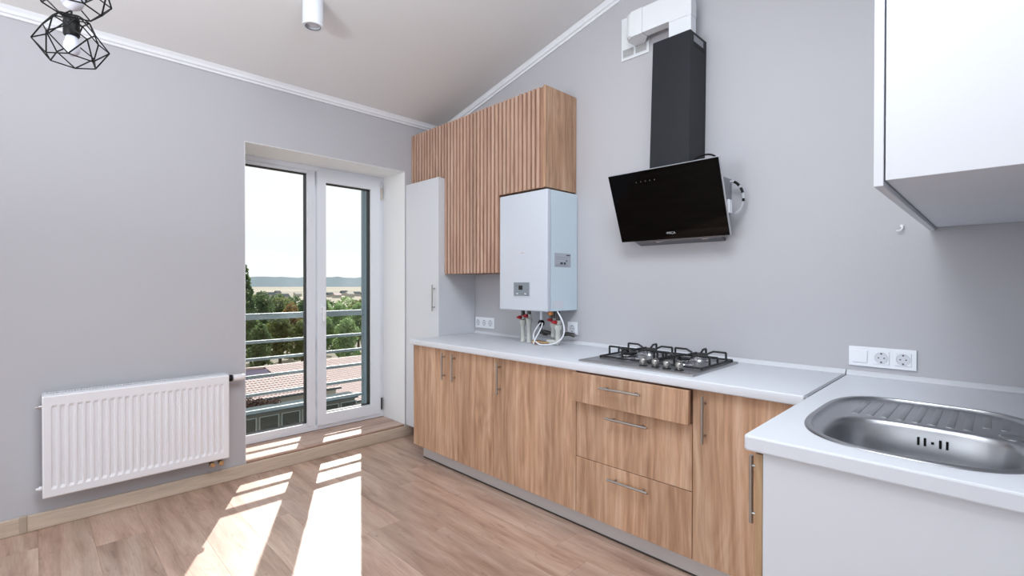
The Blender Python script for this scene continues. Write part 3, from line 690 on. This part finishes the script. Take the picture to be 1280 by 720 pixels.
# ================================================================== COOKER HOOD
hh = thing('cooker_hood', 'black glass inclined cooker hood with anthracite chimney above the hob', 'cooker hood')
ht, hbm = Vector((0, -.250, 1.822)), Vector((0, -.108, 1.470))
nrm = Vector((0, (hbm-ht).z, -(hbm-ht).y)).normalized()
if nrm.y > 0: nrm = -nrm
x0h, x1h = 1.867, 2.470
def slab_in(xa, xb, s0, s1, d0, d1):
    """box in the hood's slanted frame: s along the glass (0 top), d behind the glass"""
    u = (hbm-ht).normalized(); P = []
    for d in (d0, d1):
        for (x, s) in ((xa, s0), (xb, s0), (xb, s1), (xa, s1)):
            P.append(Vector((x, 0, 0)) + ht + u*s - nrm*d)
    return hexa(B(), P)
HL = (hbm-ht).length
gl = slab_in(x0h, x1h, 0, HL, 0, .006); bmesh.ops.bevel(gl, geom=gl.edges[:], offset=.0012, segments=1, affect='EDGES')
g = obj('glass_front', gl, 'hoodglass', hh)
trim = mat('hood_edge_grey', (186, 190, 196), .35, .3)
obj('edge_trim', slab_in(x0h-.004, x1h+.006, -.003, HL+.002, .007, .012), trim, hh)
# body box behind glass down to the wall
bd = B(); u = (hbm-ht).normalized()
prism(bd, [ht+u*.045-nrm*.0125+Vector((x0h+.06, 0, 0)), ht+u*(HL-.008)-nrm*.0125+Vector((x0h+.06, 0, 0)), Vector((x0h+.06, -.003, 1.452)), Vector((x0h+.06, -.003, 1.70))], (x1h-x0h-.12, 0, 0))
obj('body', bd, 'hoodbody', hh)
obj('underside_lip', slab_in(x0h+.10, x1h-.02, HL+.003, HL+.012, .013, .05), 'hoodbody', hh)
for xx in (x0h+.22, x1h-.13): obj('lamp', lathe(B(), [(.022, 0), (.022, .003), (.001, .004)], Vector((xx, 0, 0))+ht+u*(HL+.0122)-nrm*.03, u, 16), 'chrome', hh, smooth=True)
obj('side_clip', bx(x1h-.004, x1h+.010, -.135, -.100, 1.575, 1.64, .003), 'trimw', hh)
for i in range(5):
    p = ht+u*.055+nrm*.0003+Vector((2.031+i*.0265, 0, 0)); e = u*.0026; ex = Vector((.0024, 0, 0))
    obj('touch_button', hexa(B(), [p-e-ex, p-e+ex, p+e+ex, p+e-ex, p-e-ex+nrm*.0003, p-e+ex+nrm*.0003, p+e+ex+nrm*.0003, p+e-ex+nrm*.0003]), 'inkd', g)
text('lettering', '\u2022MICA', .019, Vector((2.146, 0, 0))+ht+u*(HL-.028)+nrm*.0006, (1, 0, 0), -u, 'inkw', g)
# chimney: open-topped box section, slightly wider at its foot
def chim():
    bm = B(); th = .0025
    def ring(z, x0, x1, y0, y1): return [bm.verts.new(p) for p in ((x0, y0, z), (x1, y0, z), (x1, y1, z), (x0, y1, z))]
    a = ring(1.742, 2.083, 2.300, -.188, -.003); b = ring(2.497, 2.103, 2.307, -.188, -.003)
    c = ring(2.497, 2.103+th, 2.307-th, -.188+th, -.003-th); d = ring(1.742, 2.083+th, 2.300-th, -.188+th, -.003-th)
    for p, q in ((a, b), (b, c), (c, d), (d, a)):
        for i in range(4): bm.faces.new((p[i], p[(i+1) % 4], q[(i+1) % 4], q[i]))
    return bm
ch = obj('chimney', chim(), 'duct', hh)
obj('chimney_slot', bx(2.3045, 2.3075, -.150, -.040, 2.452, 2.484, .001, 1), 'ductin', ch)
obj('chimney_slot', bx(2.3035, 2.3070, -.150, -.020, 2.428, 2.449, .001, 1), 'black', ch)
c = thing('hood_cable', 'black cable arching over the upper right corner of the hood glass', 'cable')
obj('cable', tb(bez((2.300, -.205, 1.815), (2.36, -.215, 1.865), (2.45, -.225, 1.87), (2.462, -.21, 1.80), 12), .0045, 8), 'black', c, smooth=True)
c = thing('hood_wiring', 'grey and black flexible wiring hanging beside the right edge of the hood', 'cable')
pts = bez((2.452, -.06, 1.738), (2.50, -.045, 1.75), (2.545, -.035, 1.62), (2.475, -.055, 1.578), 16)
obj('sheath', tb(pts, .0052, 8), mat('wire_grey', (190, 192, 198), .4), c, smooth=True)
for a, b in ((2, 5), (6, 8), (10, 11)): obj('tape', tb(pts[a:b+1], .0066, 8), 'black', c, smooth=True)
hk = (obj('hood_bracket', bx(2.412, 2.440, -.135, -.004, 1.60, 1.76, .002), 'ductin', hh))

# ------------------------------------------------------------------ white flat ventilation duct
vd = thing('ventilation_duct', 'white flat plastic duct bending from the hood chimney to the wall vent', 'duct')
fy, by, DX0, DX1 = -.122, -.066, 2.158, 2.279
def flat(pts, d=by-fy): return prism(B(), pts, (0, d, 0))
obj('riser', flat([(DX0, fy, 2.40), (DX1, fy, 2.40), (DX1, fy, 2.6095), (DX0, fy, 2.6095)]), 'vent', vd)
arc = [(DX1+.0015-.085+.085*math.cos(a), fy-.0015, 2.672+.085*math.sin(a)) for a in [i*math.pi/20 for i in range(11)]]
obj('elbow', flat([(DX0-.0015, fy-.0015, 2.610), (DX1+.0015, fy-.0015, 2.610)] + arc + [(2.120, fy-.0015, 2.757), (2.120, fy-.0015, 2.616), (DX0-.0015, fy-.0015, 2.616)], by-fy+.003), 'vent', vd)
obj('straight_run', bx(2.000, 2.1195, fy, by, 2.617, 2.755, .002), 'vent', vd)
ca = [(1.886+.045*(1-math.sin(a)), fy-.001+.045*(1-math.cos(a))) for a in [math.pi/2*k/6 for k in range(7)]]   # rounded plan corner
en = prism(B(), [(x, y, 2.616) for x, y in ([(1.9995, fy-.001)] + ca + [(1.886, -.0085), (1.950, -.0085), (1.9995, by)])], (0, 0, .140))
bmesh.ops.bevel(en, geom=[e for e in en.edges if abs(e.verts[0].co.z-e.verts[1].co.z) < 1e-4 and max(e.verts[0].co.x, e.verts[1].co.x) < 1.99 and min(e.verts[0].co.y, e.verts[1].co.y) < -.02], offset=.008, segments=3, affect='EDGES')
obj('end_elbow', en, 'vent', vd, smooth=True)
vp = thing('wall_vent', 'white wall vent plate with two small grilles beside the hood chimney', 'vent')
obj('plate', bx(1.796, 1.978, -.008, -.0006, 2.557, 2.808, .002), 'vent', vp)
for x in (1.806, 1.890):
    fr = obj('grille', bx(x, x+.076, -.0105, -.0082, 2.571, 2.622, .001, 1), 'vent', vp)
    gb = B()
    box(gb, x+.003, x+.073, -.0112, -.0107, 2.574, 2.619)
    for k in range(9): box(gb, x+.003, x+.073, -.0122, -.0113, 2.575+k*.005, 2.5772+k*.005)
    obj('grille_mesh', gb, 'mesh', fr)

# ================================================================== UPPER CABINET ON THE RIGHT
uc = thing('upper_cabinet', 'white wall cabinet at upper right above the sink with a white door', 'cabinet')
obj('body', bx(3.2195, RX-.002, -1.205, -.003, 1.454, 2.46, .0008, 1), 'white', uc)
obj('door', bx(3.199, 3.2165, -1.2065, -.004, 1.4425, 2.46, .001, 1), 'white', uc)
tag(obj('wall_hook', (lambda bm: (tube(bm, [(3.114, -.001, 1.468), (3.114, -.009, 1.468)], .006, 10), tube(bm, bez((3.114, -.009, 1.468), (3.122, -.018, 1.458), (3.112, -.020, 1.444), (3.098, -.012, 1.450), 8), .0028, 8), bm)[-1])(B()), 'rad', smooth=True),
    'tiny white cable clip on the wall just left of the upper cabinet bottom edge', 'hook')

# ================================================================== LAMPS
sp = thing('ceiling_spotlight', 'white cylindrical surface-mounted spotlight on the sloped ceiling', 'lamp')
px, py = .80, -1.44; zt = CZ(px); zb_ = 2.605; R_ = .052
bm = B(); seg = 36; top = []; r0 = []; r1 = []; r2 = []
for k in range(seg):
    a = 2*math.pi*k/seg; c_, s_ = math.cos(a), math.sin(a)
    top.append(bm.verts.new((px+R_*c_, py+R_*s_, CZ(px+R_*c_)-.0006))); r0.append(bm.verts.new((px+R_*c_, py+R_*s_, zb_)))
    r1.append(bm.verts.new((px+.040*c_, py+.040*s_, zb_))); r2.append(bm.verts.new((px+.036*c_, py+.036*s_, zb_+.030)))
for p, q in ((top, r0), (r0, r1), (r1, r2)):
    for k in range(seg): bm.faces.new((p[k], p[(k+1) % seg], q[(k+1) % seg], q[k]))
bm.faces.new(top); bm.faces.new(r2)
obj('housing', bm, 'lampw', sp, smooth=True)
obj('lens', lathe(B(), [(.0345, .028), (.032, .012), (.020, .006), (.001, .004)], (px, py, zb_), seg=28, closed=False), 'bulb', sp, smooth=True)
obj('trim_ring', lathe(B(), [(.0405, -.001), (.0405, .001), (.0365, .003), (.0365, -.001), (.0405, -.001)], (px, py, zb_), seg=32, closed=False), 'handle', sp, smooth=True)

pd = thing('pendant_lamp', 'black geometric wire pendant lamp with two cage shades and opal bulbs', 'lamp')
def cage(cx, cy, zt, zs, rot):
    bs_ = zs
    """zt: height of the cage's collar ring"""
    n = 6
    def ring(r, dz, ph): return [Vector((cx+r*math.cos(rot+(k+ph)*2*math.pi/n), cy+r*math.sin(rot+(k+ph)*2*math.pi/n), zt+dz)) for k in range(n)]
    A_, B1, B2, D_ = ring(.043, 0, 0), ring(.070, -.048, .5), ring(.0915, -.082, 0), ring(.062, -.130, .5)
    bm = B(); r = .0021
    def ln(a, b): tube(bm, [a, b], r, 5)
    for k in range(n):
        j = (k+1) % n
        ln(A_[k], A_[j]); ln(D_[k], D_[j]); ln(A_[k], B1[k]); ln(A_[j], B1[k]); ln(B1[k], B2[k]); ln(B1[k], B2[j]); ln(B2[k], D_[k]); ln(B2[j], D_[k])
        ln(A_[k], A_[k].lerp(Vector((cx, cy, zt)), .62))
    sh = obj('shade', bm, 'black', pd)
    obj('lamp_holder', lathe(B(), [(.014, .012), (.019, .008), (.0205, -.012), (.0195, -.014), (.0205, -.016), (.0205, -.048), (.019, -.052), (.012, -.052)], (cx, cy, zt), seg=24), 'black', pd, smooth=True)
    obj('bulb', lathe(B(), [(q*bs_, -.0525-(h-.0525)*bs_) for q, h in ((.012, .0525), (.0145, .056), (.016, .066), (.0195, .076), (.0205, .088), (.0195, .098), (.015, .108), (.007, .113), (.001, .114))], (cx, cy, zt), seg=28), 'bulb', pd, smooth=True)
    obj('cord', tb([(cx, cy, zt+.0125), (cx, cy, 2.59)], .003, 8), 'black', pd)
cage(1.345, -2.421, 2.056, 1, .35)
cage(1.585, -2.430, 2.118, 1.3, .85)
obj('mounting_bar', bx(1.25, 1.70, -2.441, -2.417, 2.5905, 2.612, .003), 'black', pd)
obj('hanger', tb([(1.47, -2.430, 2.6125), (1.47, -2.430, CZ(1.47)-.002)], .006, 8), 'black', pd)

# ================================================================== OUTSIDE: BALCONY RAILING
RXO = -.615
rl = thing('balcony_railing', 'grey metal balcony railing with six horizontal bars outside the glass door', 'railing')
for k, (zb, zt, dep) in enumerate(((.955, 1.002, .042), (.772, .795, .028), (.640, .662, .028), (.507, .530, .028), (.368, .391, .028), (.236, .261, .028))):
    obj('top_rail' if k == 0 else 'rail', bx(RXO-dep, RXO, -1.95, -.412, zb, zt, .002), 'rail', rl)
obj('post', bx(RXO-.034, RXO+.004, -.410, -.358, -.25, 2.45, .003), 'post', rl)
obj('post', bx(RXO-.034, RXO+.004, -1.985, -1.952, -.25, 1.0, .003), 'post', rl)
obj('trim_4', bx(-.60, -.402, OY0+.004, OY1-.006, .0855, .1), 'post', **S)
obj('post_bracket', bx(RXO+.0045, -.5505, -.385, -.352, -.2, -.15), 'post', rl)
obj('post_bracket', bx(RXO+.0045, -.5505, -.385, -.352, 2.3, 2.35), 'post', rl)
obj('post_bracket', bx(RXO+.0045, -.5505, -1.985, -1.955, -.2, -.15), 'post', rl)

# ================================================================== OUTSIDE: LAND, HOUSES, TREES
GZ = -11.5
hf = Vector((fw.x, fw.y, 0)).normalized(); hr_ = Vector((rt.x, rt.y, 0)).normalized()
def at(lat, D, z): v = CAM + hf*D + hr_*lat*D; return Vector((v.x, v.y, z))   # lat: tangent of the bearing right of the camera axis
gb = B(); bmesh.ops.create_grid(bm := gb, x_segments=20, y_segments=20, size=3500)
for v in gb.verts: v.co += Vector((-3000, 2200, GZ))
obj('ground', gb, 'ground', **S)
# hills: long ridges with a rolling crest
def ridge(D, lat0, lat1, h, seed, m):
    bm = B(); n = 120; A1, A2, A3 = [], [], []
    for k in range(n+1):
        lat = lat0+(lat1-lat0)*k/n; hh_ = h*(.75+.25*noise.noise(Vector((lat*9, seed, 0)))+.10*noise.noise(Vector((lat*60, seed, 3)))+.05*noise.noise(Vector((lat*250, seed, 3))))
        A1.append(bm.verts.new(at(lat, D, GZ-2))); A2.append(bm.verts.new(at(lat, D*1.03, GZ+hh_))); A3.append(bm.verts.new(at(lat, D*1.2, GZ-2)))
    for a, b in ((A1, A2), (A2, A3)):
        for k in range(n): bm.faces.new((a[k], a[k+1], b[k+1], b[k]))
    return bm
tag(obj('forest_ridge', ridge(2300, -1.2, .2, 62, 2, 'hill'), 'hill', smooth=True), 'wooded ridge along the horizon, haze painted into its pale blue-green colour', 'hill')
def line_y(P, dy): return P + Vector((0, dy, 0))
def tile_roof(Pt, Pe, y0, y1, pitch, course):
    """Pt, Pe: (x,z) of upper and lower edge; wave tiles in stepped courses"""
    bm = B(); L_ = math.hypot(Pt[0]-Pe[0], Pt[1]-Pe[1]); nc = max(2, int(L_/course)); nx = int((y1-y0)/pitch*5)
    rows = []
    for c in range(nc+1):
        for s in ((0, 1) if 0 < c < nc else (0,)):
            t = c/nc; lift = .035 if (s == 0 and c > 0) else 0.0
            rows.append([(Pt[0]+(Pe[0]-Pt[0])*t, y0+(y1-y0)*i/nx, Pt[1]+(Pe[1]-Pt[1])*t + lift + .045*(.5+.5*math.sin(2*math.pi*(y0+(y1-y0)*i/nx)/pitch))) for i in range(nx+1)])
    vr = [[bm.verts.new(p) for p in r] for r in rows]
    for a, b in zip(vr, vr[1:]):
        for i in range(nx): bm.faces.new((a[i], a[i+1], b[i+1], b[i]))
    return bm
def P(u, v, D):
    d = fw*1.0 + rt*((u-640)/604.97) + up*((360-v)/604.97); return CAM + d*D
# near house: big low roof on the left
a, b = P(305, 476, 31), P(305, 503, 28)
hA = thing('tiled_house', 'nearest house outside with pale pink tiled roof seen through the left pane', 'house')
yA0, yA1 = a.y-5.0, a.y+4.9
obj('roof', tile_roof((a.x, a.z), (b.x, b.z), yA0, yA1, .23, .34), 'roof', hA)
obj('rear_roof', prism(B(), [(a.x-.02, yA0, a.z-.05), (a.x-3.2, yA0, a.z-.9), (a.x-3.2, yA0, a.z-1.0), (a.x-.02, yA0, a.z-.2)], (0, yA1-yA0, 0)), 'roof', hA)
obj('wall', prism(B(), [(a.x-3.0, yA0+.2, GZ), (b.x-.3, yA0+.2, GZ), (b.x-.3, yA0+.2, b.z-.08), (a.x-.05, yA0+.2, a.z-.22), (a.x-3.0, yA0+.2, a.z-1.02)], (0, yA1-yA0-.4, 0)), 'stucco', hA)
obj('gutter', tb([(b.x+.07, yA0, b.z-.01), (b.x+.07, yA1, b.z-.01)], .06, 8), 'darkwall', hA)
# farther house with lilac gable
a, b = P(329, 458, 46), P(407, 509, 38)
hB = thing('gabled_house', 'farther house with lilac gable wall and long pinkish tiled roof', 'house')
yB0, yB1 = a.y, a.y+15
obj('roof', tile_roof((a.x, a.z), (b.x, b.z), yB0, yB1, .25, .36), 'roof', hB)
dx_, dz_ = b.x-a.x, b.z-a.z
obj('rear_roof', prism(B(), [(a.x-.02, yB0, a.z-.05), (a.x-dx_, yB0, b.z), (a.x-dx_, yB0, b.z-.15), (a.x-.02, yB0, a.z-.2)], (0, yB1-yB0, 0)), 'roof', hB)
obj('gable_wall', prism(B(), [(a.x-dx_+.4, yB0+.12, GZ), (b.x-.4, yB0+.12, GZ), (b.x-.4, yB0+.12, b.z-.0), (a.x, yB0+.12, a.z-.22), (a.x-dx_+.4, yB0+.12, b.z-.0)], (0, .3, 0)), 'purple', hB)
obj('wall', prism(B(), [(a.x-dx_+.4, yB0+.45, GZ), (b.x-.4, yB0+.45, GZ), (b.x-.4, yB0+.45, b.z-.05), (a.x, yB0+.45, a.z-.25), (a.x-dx_+.4, yB0+.45, b.z-.05)], (0, yB1-yB0-.8, 0)), 'stucco', hB)
for ua, ub, v_, in ((396, 418, 491), (431, 447, 487)):
    p, q = P(ua, v_, 40.5), P(ub, v_-3.5, 41.0)
    # snow guards stand on the roof plane
    tt = (p.x-a.x)/dx_; z = a.z+dz_*tt+.06
    bm = B(); n = max(3, int((q.y-p.y)/.35))
    for k in range(n+1):
        yy = p.y+(q.y-p.y)*k/n; box(bm, p.x-.05, p.x+.05, yy-.05, yy+.05, z-.02, z+.18)
    box(bm, p.x-.03, p.x+.03, p.y, q.y, z+.10, z+.16)
    obj('snow_guard', bm, 'dpipe', hB)
obj('gutter', tb([(b.x+.08, yB0, b.z), (b.x+.08, yB1, b.z)], .09, 8), 'darkwall', hB)
# blue-grey annex in front
a = P(305, 516, 25); an = thing('glazed_annex', 'low blue-grey outbuilding with glazed bays in front of the tiled house', 'building')
y0, y1, z1 = a.y-3, a.y+6.2, a.z-.0
obj('flat_roof', bx(a.x-1.0, a.x+.25, y0, y1, z1-.18, z1, .02), 'darkwall', an)
obj('wall', bx(a.x-.9, a.x, y0+.1, y1-.1, GZ, z1-.19), mat('annex_wall', (104, 108, 104), .8), an)
for k in range(8):
    yy = y0+.35+k*1.12
    wf = obj('window', frame_bm(a.x+.002, a.x+.06, yy, yy+1.0, z1-2.2, z1-.35, .05, .05, .06, .05, 0), 'rail', an)
    obj('pane', bx(a.x+.005, a.x+.02, yy+.05, yy+.95, z1-2.14, z1-.4), 'dwin', wf)
# brown twiggy hedge
def leaf_cloud(bm, c, R, n, s, flat_=1.0):
    for _ in range(n):
        while True:
            p = Vector((random.uniform(-1, 1), random.uniform(-1, 1), random.uniform(-1, 1)))
            if .25 < p.length < 1: break
        p = p.normalized()*(p.length**.4)
        p = Vector((p.x*R[0], p.y*R[1], p.z*R[2]))+c
        nrm_ = Vector((random.gauss(0, 1), random.gauss(0, 1), random.gauss(.3, 1))).normalized()
        uu = nrm_.orthogonal().normalized(); vv = nrm_.cross(uu); q = s*random.uniform(.6, 1.3)
        a_ = random.uniform(0, 6.28); uu, vv = uu*math.cos(a_)+vv*math.sin(a_), vv*math.cos(a_)-uu*math.sin(a_)
        bm.faces.new([bm.verts.new(p+uu*q), bm.verts.new(p+vv*q*.55), bm.verts.new(p-uu*q), bm.verts.new(p-vv*q*.55)])
c0, c1_ = P(300, 506, 27.2), P(344, 505, 27.2)
bm = B()
for k in range(9):
    c = c0.lerp(c1_, k/8); leaf_cloud(bm, c+Vector((0, 0, -.25)), (.5, .38, .55+.12*(k % 3)-.03*k), 420, .075)
hg = thing('brown_hedge', 'dry brown twiggy shrub in front of the near tiled roof', 'shrub')
obj('twigs', bm, 'hedge', hg)
bm = B()
for k in range(5): c = c0.lerp(c1_, k/4); tube(bm, [(c.x, c.y, GZ), (c.x+.1, c.y, (GZ+c.z)/2), (c.x, c.y, c.z-.3)], .06, 6)
obj('stem', bm, 'trunk', hg)
# trees
def tree(u, D, vtop, wpx, m, label, leaves=2600, s=.17, conic=False, group='trees beyond the houses'):
    top = P(u, vtop, D); R = wpx/604.97*D/2; h = top.z-GZ
    t = thing('tree', label, 'tree', group)
    bm = B(); base = Vector((top.x, top.y, GZ))
    if conic:
        for k in range(9):
            f = k/8; leaf_cloud(bm, Vector((top.x, top.y, top.z-.5-f*h*.72)), (R*(.22+.78*f), R*(.22+.78*f), h*.08), int(leaves*(.04+.16*f)), s)
    else:
        n = 12
        for k in range(n):
            f = k/(n-1); a = k*2.4; rr = R*.62*math.sqrt((k % 4)/4+.1)
            zc_ = top.z - h*.11 - f*h*.58; leaf_cloud(bm, Vector((top.x+rr*math.cos(a), top.y+rr*math.sin(a), zc_)), (R*.62, R*.62, h*.115), leaves//n, s)
    obj('crown', bm, m, t)
    bm = tb([base, base.lerp(top, .4), base.lerp(top, .75), base.lerp(top, .93)], .2, 8, rs=[.26, .2, .12, .04])
    for k in range(6):
        f = .3+.1*k; a = k*2.1; tube(bm, [base.lerp(top, f), base.lerp(top, f+.1)+Vector((math.cos(a), math.sin(a), 0))*R*.5], .06, 5, rs=[.07, .025])
    obj('trunk', bm, 'trunk', t)
tree(304, 66, 336, 52, 'leaf1', 'tallest dark tree outside at the left edge of the left pane', 8000, .2, True)
tree(327, 82, 364, 27, 'leaf1', 'dark tree just right of the tallest tree outside', 4500, .2)
tree(346, 96, 372, 24, 'leaf2', 'olive tree outside in the middle of the left pane', 4500, .22)
tree(364, 84, 379, 22, 'leaf4', 'orange-tinged tree outside behind the railing top in the left pane', 3200, .2)
tree(381, 95, 374, 24, 'leaf1', 'dark green tree outside beside the door mullion', 4500, .22)
tree(350, 72, 394, 30, 'leaf2', 'low olive tree outside just above the lilac gable', 4800, .2)
tree(325, 60.5, 404, 24, 'leaf1', 'low dark tree outside behind the railing at far left', 4500, .18)
tree(378, 70, 400, 28, 'leaf2', 'low olive tree outside next to the mullion', 4500, .2)
tree(401, 88, 372, 24, 'leaf1', 'dark tree outside partly hidden by the door sash', 4200, .2)
tree(424, 84, 379, 26, 'leaf3', 'bright green tree outside at the left side of the right pane', 5000, .2)
tree(448, 92, 378, 26, 'leaf3', 'bright green tree outside beside the grey post', 5000, .2)
tree(406, 80, 396, 24, 'leaf3', 'low green tree outside behind the door sash', 4500, .2)
tree(433, 72, 398, 28, 'leaf3', 'low bright green tree outside just above the long roof', 4800, .2)
tree(462, 82, 390, 24, 'leaf2', 'olive tree outside right of the grey post', 3500, .2)
tree(276, 78, 372, 30, 'leaf1', 'dark tree outside beyond the left edge of the glass', 3000, .2)
# distant settlement
hc = [(326, 372, 300), (338, 374, 270), (347, 371, 330), (356, 374, 280), (372, 372, 310), (400, 373, 280), (412, 371, 330), (421, 374, 260), (430, 369, 380), (437, 372, 300), (446, 370, 350), (456, 374.5, 270)]
for i, (u, v_, D) in enumerate(hc):
    p = P(u, v_, D); D = (CAM.z-GZ)/((v_-355.6)/604.97); D = min(D, 480)+(i % 3)*34; p = P(u, v_, D); p.z = GZ
    w_, d_, h_ = random.uniform(5, 8), random.uniform(6, 9), random.uniform(2.4, 3.4)
    t = thing('village_house', 'tiny pale house far off in the valley before the fields', 'house', 'distant village houses')
    obj('wall', bx(p.x-d_/2, p.x+d_/2, p.y-w_/2, p.y+w_/2, GZ, GZ+h_), 'stucco', t)
    obj('roof', prism(B(), [(p.x-d_/2-.4, p.y-w_/2-.4, GZ+h_+.02), (p.x+d_/2+.4, p.y-w_/2-.4, GZ+h_+.02), (p.x, p.y-w_/2-.4, GZ+h_+2.2)], (0, w_+.8, 0)), random.choice(['roof', 'darkwall', 'stucco', 'rail']), t)
# tree belts between village and fields
for k in range(16):
    u = 300+k*11+random.uniform(-4, 4); D = 118+(k*37%80); h_ = random.uniform(6.5, 9)
    p = P(u, 380, D); t = thing('tree', 'small round tree in the belt between the houses and the fields', 'tree', 'distant belt trees')
    bm = B(); leaf_cloud(bm, Vector((p.x, p.y, GZ+h_*.58)), (3.6, 3.6, h_*.42), 500, .55); obj('crown', bm, random.choice(['leaf1', 'leaf2', 'leaf3']), t)
    obj('trunk', tb([(p.x, p.y, GZ), (p.x, p.y, GZ+h_*.5)], .3, 6), 'trunk', t)
